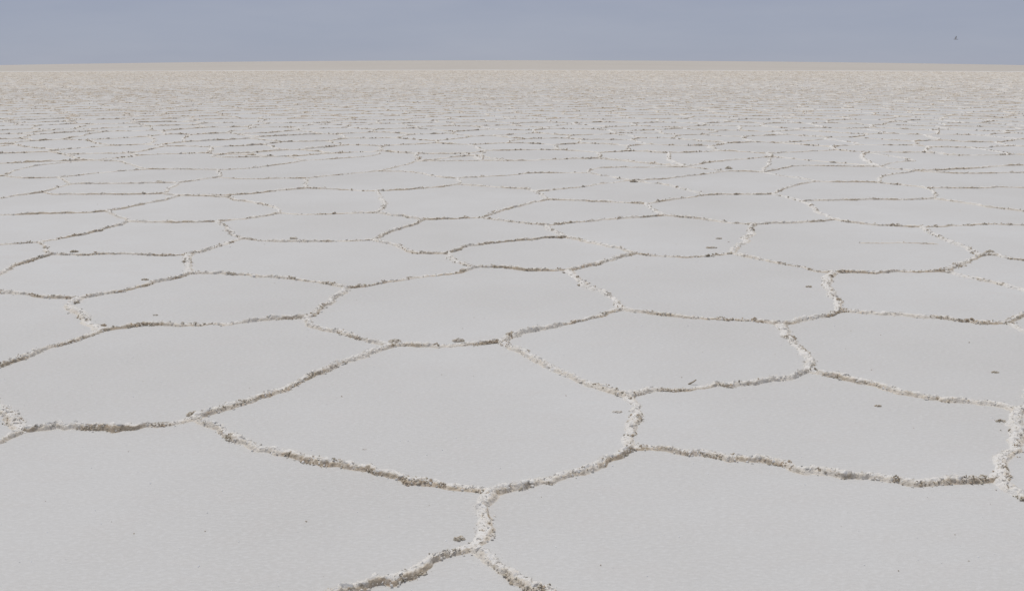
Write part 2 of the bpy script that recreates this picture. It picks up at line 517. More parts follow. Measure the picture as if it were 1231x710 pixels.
# (start, points between, end, width, height, brown, label); 'X' runs on to the ridges beyond
E = [
    ('k1', [(585, 612), (579, 634)], 'k2', 1.35, .9, .35, 'short thick white ridge between the two nearest forks, pointing at the viewer'),
    ('k2', [(545, 667), (511, 682), (455, 694), (410, 705)], (330, 735), 1.05, 1, .6, 'crumbly ridge leaving the nearest fork towards the lower left with brown lumps'),
    ('k2', [(585, 668), (600, 681), (630, 702)], (700, 735), 1.15, 1, .6, 'crumbly ridge leaving the nearest fork towards the lower right with white crest'),
    ('k3', [(262, 519), (301, 538), (338, 549), (372, 558), (410, 560), (454, 566), (515, 581.5), (545, 586)], 'k1', 1.1, 1, .72, 'long sagging ridge along the near left edge of the large central polygon'),
    ('k1', [(606, 587), (650, 578), (697, 564.6), (730, 550)], 'g3', 1.1, 1.1, .72, 'brown-flanked ridge along the near right edge of the large central polygon'),
    ('g3', [(754, 530), (759, 506), (760, 494)], 'g2', 1.15, .85, .45, 'short white ridge closing the right corner of the large central polygon'),
    ('g3', [(792, 536), (820, 543), (864, 550.4), (905, 553), (938, 558), (952, 563), (972, 567), (1010, 570), (1056, 575), (1100, 578), (1148, 579)], 'h6', 1.0, 1, .85, 'longest brown-spotted ridge of the near rows, crossing below the small lone dark crumb'),
    ('h6', [(1206, 560), (1212, 534), (1218, 508)], 'h5', 1.6, 1, .45, 'broad white ridge near the picture edge with dark crumbs down both sides'),
    ('h6', [(1215, 588)], (1262, 612), 1.2, 1.1, .6, 'ridge stub running out of the right edge, lowest there'),
    ('h2', [(1000, 451), (1029, 456), (1062, 462), (1102, 474.5), (1150, 481), (1196, 485)], 'h5', 1.15, 1, .55, 'doubled rough ridge falling from the right-hand fork to the broad white edge ridge'),
    ('h5', [], (1250, 462), 1.3, 1, .5, 'white ridge stub rising off the right edge above the broad edge ridge'),
    ('g2', [(790, 470), (830, 467), (880, 462.5), (919, 458)], 'h2', 1.0, 1.05, .6, 'ridge with a dark twig-like flake standing behind its middle'),
    ('f5', [(618, 422), (648, 434), (681, 454), (721, 467)], 'g2', 1.05, .95, .35, 'whitish ridge down the right shoulder of the large central polygon'),
    ('f4', [(510, 415), (543, 414), (575, 412.5)], 'f5', .95, .95, .6, 'level ridge along the far edge of the large central polygon, a brown clod just behind'),
    ('k3', [(270, 492), (304, 482), (350, 466), (394, 449), (432, 428)], 'f4', 1.15, 1.15, .6, 'straight rising ridge along the far left edge of the large central polygon'),
    ('k3', [(196, 511), (145, 516), (120, 514), (94, 515), (60, 516)], 'k4', 1.0, 1.15, .9, 'brown lumpy level ridge ending at the near left fork'),
    ('k4', [], (-30, 540), 1.0, 1, .75, 'brown ridge stub leaving the lower left edge downwards'),
    ('k4', [(14, 503)], (-25, 470), 1.4, .9, .4, 'pale ridge stub leaving the lower left edge upwards'),
    ('f5', [(630, 404), (668, 392), (710, 381)], 'g1', 1.05, 1.1, .55, 'rising ridge from the brown crumb pile to the fork left of the wide right polygon'),
    ('g1', [(780, 376), (808, 379), (845, 381), (876, 382), (912, 385)], 'h1', 1.0, .95, .55, 'nearly level ridge with twin dark crumbs beside its left end fork'),
    ('h1', [(944, 400), (954, 411), (966, 427)], 'h2', 1.35, .95, .35, 'chalky bent ridge stepping down between two forks right of centre'),
    ('h1', [(960, 385), (990, 381)], 'h3', 1.1, 1, .7, 'short brown-flanked ridge rising to the fork under the bent chalky ridge'),
    ('h3', [(1030, 375), (1054, 377), (1100, 380), (1148, 384.5), (1180, 389)], 'h4', .95, .9, .65, 'thin long ridge with olive-brown streak in its middle, sloping gently to the right edge'),
    ('h4', [], (1262, 366), 1.1, 1, .6, 'crumbly ridge stub climbing off the right edge'),
    ('h4', [], (1255, 410), .8, .6, .4, 'faint scattered ridge stub dropping off the right edge'),
    ('d14', [(999, 335), (1006, 352)], 'h3', 1.5, .8, .35, 'wide pale crumbled ridge running down towards the viewer right of centre'),
    ('f1', [(375, 389), (391, 396), (414, 397), (435, 405), (452, 412)], 'f4', 1.1, .95, .4, 'whitish wavy ridge falling right to the far left corner of the large central polygon'),
    ('f1', [(382, 377), (392, 367), (402, 358)], 'f2', 1.2, 1.1, .45, 'short stout ridge climbing right from the olive crumb at its foot'),
    ('e2', [(150, 394), (185, 392), (220, 391), (253, 389.6), (310, 386)], 'f1', .95, 1, .85, 'long level ridge with rusty brown core ending at the olive crumb'),
    ('e2', [(86, 411), (60, 419), (38, 426)], (-40, 452), 1.1, 1.25, .85, 'dark brown ridge dropping off the left edge in steps'),
    ('e1', [(87, 366), (106, 376), (111, 390)], 'e2', 1.9, .9, .4, 'broad broken white ridge bending down between the two left forks'),
    ('e1', [(50, 356.5), (15, 354)], (-30, 349), .95, 1, .7, 'thin brown speckled ridge off the left edge from the upper left fork'),
    ('a16', [(218, 332.5), (175, 343), (132, 353)], 'e1', .85, .9, .65, 'thin clean rising ridge with one loose crumb behind it'),
    ('a16', [(265, 330), (300, 331), (350, 335), (396, 341)], 'f2', .95, .85, .6, 'ridge fading from rusty to white as it falls rightwards'),
    ('f2', [(442, 344), (477, 338.5), (530, 331)], 'b14', .9, 1.05, .7, 'olive-brown gently rising ridge along the far left side of the second central polygon'),
    ('c12', [(692, 335), (709, 341), (721, 353), (738, 364)], 'g1', 1.4, .95, .35, 'chalky zigzag ridge down the far right side of the second central polygon'),
    ('b14', [(610, 322), (640, 324)], 'c12', .95, 1, .8, 'short level ridge with a bright rusty middle'),
    ('c12', [(715, 319), (740, 311)], 'c11', 1.05, 1.1, .6, 'short dark-flanked rising ridge just past the rusty one'),
    ('c11', [(785, 307), (800, 308), (815, 308.5), (850, 308)], 'c13', .9, .85, .7, 'level brown dashed ridge in front of three loose crumbs'),
    ('c13', [(919, 313), (958, 321), (980, 326)], 'd14', 1.0, .85, .45, 'pale falling ridge just right of the three loose crumbs'),
    ('d14', [(1035, 327), (1070, 326), (1105, 326)], 'd13', 1.0, 1.05, .8, 'level lumpy ridge with olive lumps, on the near side of the hairline crack'),
    ('d13', [(1160, 316)], 'd12', 1.1, 1, .6, 'short crumbly ridge climbing right from the olive-lumped one'),
    ('d13', [(1163, 334), (1195, 341)], (1262, 357), 1.1, .75, .35, 'faint pale ridge sliding down to the right edge'),
    ('d12', [(1198, 306), (1215, 312)], (1262, 315), .9, .8, .75, 'ridge stub with a rusty lump at the right edge'),
    ('a14', [(230, 314), (226, 322)], 'a16', 1.7, .85, .4, 'stubby broad white ridge linking two left-hand forks'),
    ('a15', [(110, 306.5), (160, 306), (200, 308)], 'a14', .8, .8, .65, 'thin level dashed ridge with a grey lump over its left end'),
    ('a13', [(262, 298)], 'a14', .95, 1, .6, 'short dark ridge dropping left to the stubby broad one'),
    ('a13', [(330, 290.5), (370, 289.5), (410, 290)], 'b12', .85, .95, .6, 'level ridge topped with two grey crumb heaps'),
    ('b10', [(490, 272), (470, 280)], 'b12', .95, 1, .6, 'short slanting dark ridge dropping left to the doubled fork'),
    ('b12', [(468, 293), (482, 298), (493, 303), (515, 304)], 'b13', 1.1, .9, .4, 'wavy white ridge falling right from the doubled fork'),
    ('b13', [(550, 311), (560, 318)], 'b14', 1.2, .85, .35, 'short pale ridge falling to the left end of the rusty ridge'),
    ('b13', [(575, 295), (610, 290.5), (640, 286)], 'c10b', .85, .9, .7, 'slim ridge rising right and stopping short of the next'),
    ('c10b', [(720, 294), (745, 299)], 'c11', 1.15, .9, .35, 'white crumbled ridge falling right to the fork by the dark-flanked one'),
    ('c10', [(668, 277)], 'c10b', 1.25, .9, .4, 'very short pale ridge dropping between two close forks'),
    ('c13', [(896, 290)], 'c14', 1.5, .95, .3, 'bright broad white ridge climbing right beside the loose crumbs'),
]
AUTO = [
    ('a10', [(109, 280.4), (80, 286)], 'a12', .85), ('a12', [], (-30, 297), .9), ('a12', [(54, 297)], 'a15', .5), ('a15', [(30, 315)], (-30, 343), .8),
    ('a9', [(140, 259)], 'a10', .4), ('a10', [(180, 267.7), (220, 267.5)], 'a11', .9), ('a11', [(300, 262.5)], 'b9', .6), ('a11', [(270, 276)], 'a13', .35),
    ('a9', [(96, 256.3), (43, 257)], (-30, 260.5), .8), ('a8', [(190, 242), (157, 248.7)], 'a9', .65), ('a8', [(250, 236), (300, 234), (340, 229)], 'b1', .75),
    ('a7b', [(205, 234.5)], 'a8', .4), ('a7', [(204, 228)], 'a7b', .4), ('a20', [(66, 234), (110, 234), (160, 233.5)], 'a7b', .65), ('a5', [(94, 221), (152, 220.8)], 'a7', .6),
    ('a6', [(240, 216)], 'a7', .55), ('a4', [(263, 209)], 'a6', .35), ('a5', [(68, 226)], 'a20', .6), ('a20', [(25, 235)], (-30, 243), .7), ('a2', [(78, 217)], 'a5', .4),
    ('a1', [(25, 214), (48, 214.5)], 'a2', .6), ('a2', [(121, 208)], 'a3', .6), ('a3', [(215, 203.5)], 'a4', .6), ('a1', [(19, 203.6), (73, 195.8)], 'a0', .65),
    ('a0', [(147, 194)], 'a3', .4), ('a0', [], 'X', .5), ('a4', [(300, 203)], 'b16', .55), ('b17', [(358, 191)], 'b16', .4), ('a1', [], (-30, 213), .6),
    ('b17', [(300, 189), (244, 189)], 'X', .6), ('b17', [], 'X', .5), ('a6', [(300, 215)], 'b2', .7), ('b2', [(366, 221)], 'b1', .35), ('b2', [(429, 208)], 'b3', .6),
    ('b1', [(427, 229)], 'b6', .55), ('b6', [(466, 246)], 'b8', .35), ('b9', [(371, 257.6), (410, 256)], 'b8', .65), ('b8', [(477, 259)], 'b10', .4),
    ('a8', [(276, 236), (289, 241), (310, 243.5), (332, 249)], 'b9', .45), ('b10', [(553, 262.7)], 'b11', .85), ('b6', [(498, 228)], 'b7', .7), ('b5', [(550, 218)], 'b7', .3),
    ('b3', [(480, 200)], 'b4', .6), ('b3', [(500, 207), (528, 213.7)], 'b5', .5), ('b5', [(610, 211.5), (640, 207.7)], 'c1', .65), ('b7', [(609, 226.5), (632, 227)], 'c5', .45),
    ('b4', [(540, 194)], 'b15', .6), ('b4', [], 'X', .4), ('b15', [(581, 187)], 'X', .4), ('b15', [(620, 194.5)], 'X', .5), ('b16', [(400, 191.5), (452, 188)], 'X', .5),
    ('c5', [(650, 235)], 'c7', .35), ('b11', [(610, 252)], 'c7', .6), ('b11', [(610, 265.5)], 'c10', .45), ('c7', [(696, 241.6), (740, 243.5)], 'c8', .65),
    ('c5', [(690, 225.5), (717, 222)], 'c3', .6), ('c1', [(725, 210.5)], 'c3', .35), ('c1', [(712, 204), (729, 201.3), (780, 201.3)], 'c2', .6), ('c2', [], 'X', .4),
    ('c3', [(810, 214.5)], 'c4', .6), ('c2', [(850, 203.5)], 'c4', .4), ('c3', [(790, 221), (820, 227)], (845, 233.4), .45), ('c8', [(815, 239), (851, 233.5), (890, 234)], 'd3', .9),
    ('c8', [(785, 252)], 'c9', .35), ('c10', [(690, 267), (724, 264.4), (765, 261.5)], 'c9', .7), ('c9', [(843, 263.4), (875, 268)], 'c14', .4), ('c14', [(950, 268)], 'd1', .85),
    ('d2', [(980, 253)], 'd1', .35), ('d2', [(945, 238)], 'd3', .45), ('d3', [(950, 224)], 'd4', .7), ('c4', [(895, 206)], 'd9', .8), ('d9', [(935, 210.7), (960, 214)], 'd4', .5),
    ('d4', [(1015, 219)], 'd5', .7), ('d5', [(1062, 213), (1080, 209)], 'd6', .5), ('d5', [(1087, 223)], 'd7', .35), ('d7', [(1180, 226)], (1270, 225), .8), ('d7', [(1121, 233)], 'd8', .3),
    ('d2', [(1014, 240.6), (1087, 239.8)], 'd8', .9), ('d8', [(1150, 243), (1184, 248)], (1270, 259), .5), ('d9', [(940, 202), (960, 199.3), (1010, 199.8)], 'd10', .6),
    ('d10', [(1080, 193.7), (1108, 194.2)], 'X', .5), ('d10', [(1080, 204)], 'd6', .3), ('d6', [(1130, 208), (1171, 209)], (1270, 207), .7), ('d1', [(1031, 269), (1070, 271)], 'd11', .6),
    ('d11', [(1138, 272), (1201, 269)], (1270, 271), .75), ('d11', [(1140, 290), (1160, 299)], 'd12', .4), ('d9', [], 'X', .4),
]

for e in AUTO:
    E.append((e[0], e[1], e[2], .95, .95, e[3], None))

# ---- the network beyond what can be traced: irregular polygons of the same size
A_SP = 1.58
FAR = 152.0
seeds = []
ny = int((FAR + 20) / (A_SP * .866)) + 3
for iy in range(-2, ny):
    y = iy * A_SP * .866 - 2
    half = max(9.0, y * .66 + 9)
    nx = int(half / A_SP) + 1
    for ix in range(-nx, nx + 1):
        x = (ix + .5 * (iy % 2)) * A_SP
        seeds.append((x + rng.normal(0, .29) * A_SP * .8, y + rng.normal(0, .29) * A_SP * .8))
seeds = [Vector(p) for p in seeds]
out = delaunay_2d_cdt(seeds, [], [], 0, 1e-6)
sv, tris = out[0], [tuple(t) for t in out[2]]
SV = np.array([(p[0], p[1]) for p in sv])
TR = np.array(tris)
a, b, c = SV[TR[:, 0]], SV[TR[:, 1]], SV[TR[:, 2]]
dd = 2 * (a[:, 0] * (b[:, 1] - c[:, 1]) + b[:, 0] * (c[:, 1] - a[:, 1]) + c[:, 0] * (a[:, 1] - b[:, 1]))
a2, b2, c2 = (a ** 2).sum(1), (b ** 2).sum(1), (c ** 2).sum(1)
CC = np.stack([(a2 * (b[:, 1] - c[:, 1]) + b2 * (c[:, 1] - a[:, 1]) + c2 * (a[:, 1] - b[:, 1])) / dd,
               (a2 * (c[:, 0] - b[:, 0]) + b2 * (a[:, 0] - c[:, 0]) + c2 * (b[:, 0] - a[:, 0])) / dd], 1)
CEN = (a + b + c) / 3
CC = CC * .6 + CEN * .4
edge_map = {}
for ti, t in enumerate(tris):
    for q in range(3):
        k = (min(t[q], t[(q + 1) % 3]), max(t[q], t[(q + 1) % 3]))
        edge_map.setdefault(k, []).append(ti)
U, Vp = project(CC)
inframe_near = (U > -22) & (U < PW + 22) & (Vp > 191)
okj = (~inframe_near) & (CC[:, 1] > -1.5) & (CC[:, 1] < FAR - 30 * np.minimum(np.abs(CC[:, 0]) / 88, 1.2) ** 2) & (np.abs(CC[:, 0]) < np.maximum(8, CC[:, 1] * .60 + 5))
# nothing too close to the traced forks
JP = {k: ground(*p) for k, p in J.items()}
JA = np.array(list(JP.values()))
okj_far = okj.copy()
cand = np.where(okj & (CC[:, 1] < 22))[0]
for i in cand:
    if np.min(np.linalg.norm(JA - CC[i], axis=1)) < .62:
        okj[i] = False
KEPT = np.where(okj)[0]
KP = CC[KEPT]
TSEG = []
for e in E:
    pp = [JP[e[0]]] + [ground(*q) for q in e[1]] + ([JP[e[2]]] if isinstance(e[2], str) and e[2] != 'X' else ([ground(*e[2])] if e[2] != 'X' else []))
    TSEG += list(zip(pp[:-1], pp[1:]))
TA = np.array([t[0] for t in TSEG]); TB = np.array([t[1] for t in TSEG])


def cross2(a_, b_):
    return a_[..., 0] * b_[..., 1] - a_[..., 1] * b_[..., 0]


def crosses(p, q):
    """does a new edge cut one of the traced ridges (touching at its own ends is fine)"""
    d = q - p
    p_, q_ = p + d * .06, q - d * .06
    o1 = cross2(q_ - p_, TA - p_); o2 = cross2(q_ - p_, TB - p_)
    o3 = cross2(TB - TA, p_ - TA); o4 = cross2(TB - TA, q_ - TA)
    return bool(np.any((o1 * o2 < 0) & (o3 * o4 < 0)))


def intrudes(p, q):
    u_, w_ = project(np.array([p * (1 - t_) + q * t_ for t_ in np.linspace(.05, .95, 9)]))
    return bool(np.any((u_ > -8) & (u_ < PW + 8) & (w_ > 200) & (w_ < PH + 60)))


far_edges = []
linked = set()
for k, ts in edge_map.items():
    if len(ts) != 2:
        continue
    p, q = CC[ts[0]], CC[ts[1]]
    if okj[ts[0]] and okj[ts[1]]:
        ln = np.linalg.norm(p - q)
        if .18 < ln < 4:
            if p[1] < 24 and (crosses(p, q) or intrudes(p, q)):
                continue
            far_edges.append((p, q, ln))
    elif okj[ts[0]] != okj[ts[1]]:
        g = ts[0] if okj[ts[0]] else ts[1]           # an edge cut off at the traced rows: lead it to the nearest traced fork
        if 11 < CC[g][1] < 22 and abs(project(CC[g])[0] - PW / 2) < PW / 2 + 40:
            for o_ in np.argsort(np.linalg.norm(JA - CC[g], axis=1))[:4]:
                ln = float(np.linalg.norm(JA[o_] - CC[g]))
                if ln < 2.6 and (g, int(o_)) not in linked and not crosses(CC[g], JA[o_]):
                    linked.add((g, int(o_)))
                    far_edges.append((CC[g], JA[o_], ln))
                    break


def snap(p, limit=3.0, used=set()):
    d = np.linalg.norm(KP - p, axis=1)
    i = int(np.argmin(d))
    return KP[i] if d[i] < limit else None


GROUP = 'salt ridges bounding the polygons'
ORD = 'first second third fourth fifth sixth seventh eighth ninth tenth eleventh twelfth thirteenth fourteenth fifteenth sixteenth seventeenth eighteenth nineteenth twentieth'.split()


def make_ridge(P, w, h, brown, seed, dist):
    """a ridge: its heaved white crest, with the dirty broken crust on it as a part"""
    near = dist < 5.5
    mid = dist < 9.5
    ds = .0048 if near else (.009 if mid else .018)
    m = 27 if near else (17 if mid else 11)
    V, Fq, dirt, apron, info = ridge_strip(P, w, h, ds, m, seed, brown)
    r = np.random.default_rng(seed)
    wv, wf, wn = white_crumbs(info, 340 if near else (200 if mid else 70), r, .0014, .0068 if near else .009)
    cen = np.array([*np.mean(info['C'], 0), 0.0])
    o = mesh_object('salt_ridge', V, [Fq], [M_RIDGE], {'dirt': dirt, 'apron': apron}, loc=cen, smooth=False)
    k = mesh_object('salt_crumbs', wv, [wf], [M_RIDGE], {'dirt': np.full(wn, .1), 'apron': np.zeros(wn)}, loc=cen, parent=o, smooth=False)
    k['kind'] = 'stuff'
    cv, cf, tone = ridge_crumbs(info, (560 if near else (330 if mid else 120)) * (.1 + .85 * brown), r, .0012 if near else .0016, .0066 if near else .0085, brown, fine=False)
    hv, hf, ht = ridge_heaps(info, 6.5 if near else (5.5 if mid else 3.6), r, .0125 if near else (.0145 if mid else .016))
    cv, cf, tone = np.concatenate([cv, hv]), np.concatenate([cf, hf + len(cv)]), np.concatenate([tone, ht])
    k = mesh_object('dirt_crust', cv, [cf], [M_CRUST], {'tone': tone}, loc=cen, parent=o, smooth=False)
    k['kind'] = 'stuff'
    return o


auto_rows = []
for n, (j0, pts, j1, w, h, brown, label) in enumerate(E):
    P = [JP[j0]] + [ground(*p) for p in pts]
    if j1 == 'X':
        s_ = snap(P[-1] + np.array([0, .5]), 4)
        if s_ is None:
            continue
        P.append(s_)
    elif isinstance(j1, tuple):
        P.append(ground(*j1))
        if j1[0] < 0 or j1[0] > PW:
            s_ = snap(P[-1], 1.6)
            if s_ is not None:
                P.append(s_)
    else:
        P.append(JP[j1])
    P = np.array(P)
    dist = float(np.min(np.linalg.norm(P, axis=1)))
    o = make_ridge(P, .0365 * (w if w < 1.2 else 1.2 + (w - 1.2) * .45), .0175 * h, brown, n + 1, dist)
    if label:
        tag(o, label, 'ridge', GROUP)
    else:
        u, v_ = project(P)
        vis = (u > 0) & (u < PW)
        auto_rows.append((o, float(np.mean(u[vis] if vis.any() else u)), float(np.mean(v_)), P, brown))

# labels of the rows farther out: by look and course, then by their order along the row
BANDS = [(180, 199, 'the farthest clear row'), (199, 212, 'the second farthest clear row'), (212, 226, 'the third farthest clear row'),
         (226, 244, 'the fourth farthest clear row'), (244, 264, 'the row just past the doubled fork'), (264, 360, 'the row around the doubled fork')]
for lo, hi, nm in BANDS:
    rowset = sorted([q for q in auto_rows if lo <= q[2] < hi], key=lambda q: q[1])
    for i, (o, u, v_, P, brown) in enumerate(rowset):
        pu, pv = project(P)
        du, dv = pu[-1] - pu[0], pv[-1] - pv[0]
        if du < 0: du, dv = -du, -dv
        sl = dv / max(du, 1e-3)
        course = 'level' if abs(sl) < .07 else ('steep' if abs(sl) > .45 else ('rising' if sl < 0 else 'falling'))
        tone = 'brown-specked' if brown >= .65 else ('chalky' if brown <= .4 else 'grey-flecked')
        tag(o, '%s %s ridge, %s from the left in %s' % (tone, course, ORD[i] if i < 20 else 'last', nm), 'ridge', GROUP)

# ---- individual thin ridges farther out, then the mass
vis = []
rest = []
for p, q, ln in far_edges:
    u, v_ = project(np.array([p, q, (p + q) / 2]))
    inside = (u[2] > -5) & (u[2] < PW + 5) & (v_[2] < 230) & (v_[2] > 76) and p[1] > 3
    (vis if inside else rest).append((p, q, ln, float(np.hypot(u[0] - u[1], (v_[0] - v_[1]) * 3))))
vis.sort(key=lambda e: -e[3] if False else (e[0][1] + e[1][1]))
N_IND = max(0, 300 - len(E))
indiv, more = vis[:N_IND], vis[N_IND:]
rest += more


def far_path(p, q, seed):
    r = np.random.default_rng(seed)
    d = q - p
    nrm = np.array([-d[1], d[0]])
    k = r.normal(0, .05)
    return np.array([p, p + d * .33 + nrm * (k + r.normal(0, .03)), p + d * .66 + nrm * (k + r.normal(0, .03)), q])


for n, (p, q, ln, sz) in enumerate(indiv):
    seed = 1000 + n
    r = np.random.default_rng(seed)
    brown = float(r.uniform(.6, 1.1))
    V, Fq, dirt, apron, info = ridge_strip(far_path(p, q, seed), .044 * r.uniform(.8, 1.2), .0265 * r.uniform(.7, 1.15), .03, 9, seed, brown)
    cv, cf, tone = ridge_crumbs(info, 52 * (.25 + brown), r, .003, .015, brown, fine=False)
    cen = np.array([*((p + q) / 2), 0.0])
    base = len(V)
    nF = len(Fq)
    V2 = np.concatenate([V, cv])
    o = mesh_object('thin_salt_ridge', V2, [Fq, cf + base], [M_RIDGE, M_CRUST],
                    {'dirt': np.concatenate([dirt, np.zeros(len(cv))]), 'apron': np.concatenate([apron, np.zeros(len(cv))]),
                     'tone': np.concatenate([np.zeros(len(V)), tone])}, loc=cen, smooth=False,
                    midx=np.concatenate([np.zeros(nF), np.ones(len(cf))]))
    tag(o, 'thin broken salt ridge, one of the first crossing lines past the clear polygons', 'ridge', 'thin ridges past the clear polygons')

VV, QQ, TT, DD, AA, TN = [], [], [], [], [], []
vb = 0


def add_part(V, Fq, dirt, apron, cv, cf, tone):
    global vb
    VV.extend([V, cv]); QQ.append(Fq + vb); TT.append(cf + vb + len(V))
    DD.extend([dirt, np.zeros(len(cv))]); AA.extend([apron, np.zeros(len(cv))]); TN.extend([np.zeros(len(V)), tone])
    vb += len(V) + len(cv)


for n, (p, q, ln, sz) in enumerate(rest):
    if .5 * (p[1] + q[1]) < 26:
        seed = 5000 + n
        r = np.random.default_rng(seed)
        brown = float(r.uniform(.6, 1.1))
        V, Fq, dirt, apron, info = ridge_strip(far_path(p, q, seed), .044 * r.uniform(.8, 1.2), .0265 * r.uniform(.7, 1.15), .03, 9, seed, brown)
        cv, cf, tone = ridge_crumbs(info, 52 * (.25 + brown), r, .003, .015, brown, fine=False)
        add_part(V, Fq, dirt, apron, cv, cf, tone)


def batch(edges, ns, m, pm, rmin, rmax, seed):
    """many small ridges at once, for the ground where each is a few pixels long"""
    r = np.random.default_rng(seed)
    P0 = np.array([e[0] for e in edges]); P1 = np.array([e[1] for e in edges])
    n = len(P0)
    d = P1 - P0; ln = np.linalg.norm(d, axis=1)
    Nn = np.stack([-d[:, 1], d[:, 0]], 1) / ln[:, None]
    t = np.linspace(0, 1, ns)
    so = t[None] * ln[:, None] + (np.arange(n) * 9.37)[:, None]
    off = np.sin(t * math.pi)[None] * (r.normal(0, .07, n)[:, None] + (fbm(so * 2.2, 0, seed, 2) - .5) * .16)
    C = P0[:, None] + t[None, :, None] * d[:, None] + Nn[:, None] * off[..., None]
    brown = r.uniform(.6, 1.05, n)[:, None] + (-.12 if pm < 10 else .2)
    W = .044 * (.7 + .6 * fbm(so * 6, 1.7, seed + 1, 2))
    gaps = np.clip((fbm(so * 2.6, 9.1, seed + 2, 2) - .15) / .25, .6, 1)
    H = (.023 if pm < 10 else .028) * r.uniform(.7, 1.15, n)[:, None] * (.45 + 1.0 * fbm(so * 9, 5.2, seed + 3, 3)) * gaps
    patch = fbm(so * 4.5, 2.2, seed + 5, 2)
    tt = np.linspace(-1, 1, m)
    sg = np.sign(Nn[:, 1] * -.9 + Nn[:, 0] * .45)
    ts = tt[None] * sg[:, None]
    B = np.where(ts > -.1, (ts + .1) / .66, (-.1 - ts) / .52)
    core = np.clip(1 - np.abs(B) ** 1.8, 0, 1)
    X = C[:, :, None] + Nn[:, None, None] * (tt[None, None] * W[:, :, None])[..., None]
    z = H[:, :, None] * core[:, None] * (.5 + .9 * r.random((n, ns, m))) - .001
    z[:, :, 0] = -.006; z[:, :, -1] = -.006
    V = np.concatenate([X, z[..., None]], -1).reshape(-1, 3)
    i = np.arange(ns - 1)[:, None] * m + np.arange(m - 1)[None]
    f = np.stack([i, i + 1, i + m + 1, i + m], -1).reshape(-1, 4)
    Fq = (f[None] + (np.arange(n) * ns * m)[:, None, None]).reshape(-1, 4)
    face = np.clip((ts + .12) / .3, 0, 1) * (np.abs(tt) < .62)[None]
    dirt = (brown + .15)[:, :, None] * np.clip(patch - .15, 0, 1)[:, :, None] * (.25 + 1.5 * face[:, None]) + (.25 * brown * face)[:, None] + .05  # dirt mixed with painted shade, on the same flank as the nearer ridges
    ap = np.broadcast_to((np.abs(tt) > .8) * 1., (n, ns, m))
    k = np.repeat(np.arange(n), np.maximum(1, (pm * ln).astype(int)))
    u = np.clip(np.round(r.random(len(k)) * 5) / 5 + r.normal(0, .06, len(k)), 0, 1) * (ns - 1)
    a0 = np.minimum(u.astype(int), ns - 2); fr = (u - a0)[:, None]
    pc = C[k, a0] * (1 - fr) + C[k, a0 + 1] * fr
    sd_ = np.where(r.random(len(k)) < .78, 1, -1) * sg[k] * np.abs(r.normal(.35, .22, len(k)))
    pc = pc + Nn[k] * (sd_ * W[k, a0])[:, None]
    rad = rmin + (rmax - rmin) * r.random(len(k)) ** 2.2
    pos = np.concatenate([pc, (H[k, a0] * .5 + rad * .3)[:, None]], 1)
    cv, cf, nv = crumbs(pos, rad, r, False)
    tone = np.repeat(np.clip(r.normal(.45, .25, len(k)), 0, 1), nv)
    add_part(V, Fq, dirt.reshape(-1), ap.reshape(-1), cv, cf, tone)


batch([e for e in rest if 26 <= .5 * (e[0][1] + e[1][1]) < 55], 24, 7, 11, .004, .017, 61)
batch([e for e in rest if .5 * (e[0][1] + e[1][1]) >= 55], 12, 5, 4, .006, .022, 62)
Q_, T_ = np.concatenate(QQ), np.concatenate(TT)
far_mass = mesh_object('far_salt_ridges', np.concatenate(VV), [Q_, T_], [M_RIDGE, M_CRUST],
                       {'dirt': np.concatenate(DD), 'apron': np.concatenate(AA), 'tone': np.concatenate(TN)}, smooth=False,
                       midx=np.concatenate([np.zeros(len(Q_)), np.ones(len(T_))]))
tag(far_mass, 'countless fine salt ridges merging into a speckled band below the horizon', 'ridges', kind='stuff')


# ------------------------------------------------------------------ loose clods on the plates
def clod(u, v, size, n, tone, label, seed, flat=.6, spread=1.0, tall=1.0):
    size *= .58
    tone = tone + .27
    r = np.random.default_rng(seed)
    c = ground(u, v)
    ang = r.uniform(0, 6.283, 3 * n); rr = size * spread * np.sqrt(r.random(3 * n)) * .9
    x = c[0] + np.cos(ang) * rr * 1.35
    y = c[1] + np.sin(ang) * rr * .7
    n = n * 3
    rad = size * r.uniform(.08, .27, n)
    z = rad * .35 + np.clip(1 - rr / size, 0, 1) * size * .55 * tall * r.random(n)
    V, Fc, nv = crumbs(np.stack([x, y, z], 1), rad, r, True, flat)
    tn = np.repeat(np.clip(tone + r.normal(0, .14, n), 0, 1), nv)
    o = mesh_object('salt_clod', V, [Fc], [M_CRUST], {'tone': tn}, loc=(c[0], c[1], 0), smooth=False)
    tag(o, label, 'clod', 'loose clods on the salt plates')
    return o


clod(551, 410, .05, 46, .45, 'low tan clod behind the level ridge at the far edge of the central polygon', 1)
clod(617, 403, .06, 60, .42, 'grey-brown crumb pile lying behind the fork of the rising ridge', 2, tall=1.3)
clod(864, 287, .038, 16, .2, 'small dark crumb, upper of the three beside the bright broad white ridge', 3)
clod(855, 298, .05, 18, .3, 'flat brown crumb streak, lower of the three beside the bright broad white ridge', 4, spread=1.4, tall=.5)
clod(876, 291, .016, 6, .25, 'tiniest crumb of the three beside the bright broad white ridge', 5)
clod(972, 345, .034, 14, .22, 'small dark crumb alone just left of the wide pale crumbled ridge', 6)
clod(174, 336.5, .036, 14, .3, 'small crumb just behind the thin clean rising ridge', 7)
clod(187, 379, .026, 9, .45, 'faint grey crumb on the empty plate above the rusty-cored ridge', 8)
clod(1055, 488, .026, 12, .2, 'small lone dark crumb on the plate above the longest brown-spotted ridge', 9)
clod(1196, 447.5, .032, 13, .2, 'small flat dark crumb on the plate above the doubled rough ridge', 10, tall=.5)
clod(1203, 506, .03, 13, .3, 'crumb scatter left of the top of the broad white edge ridge', 11, spread=1.5)
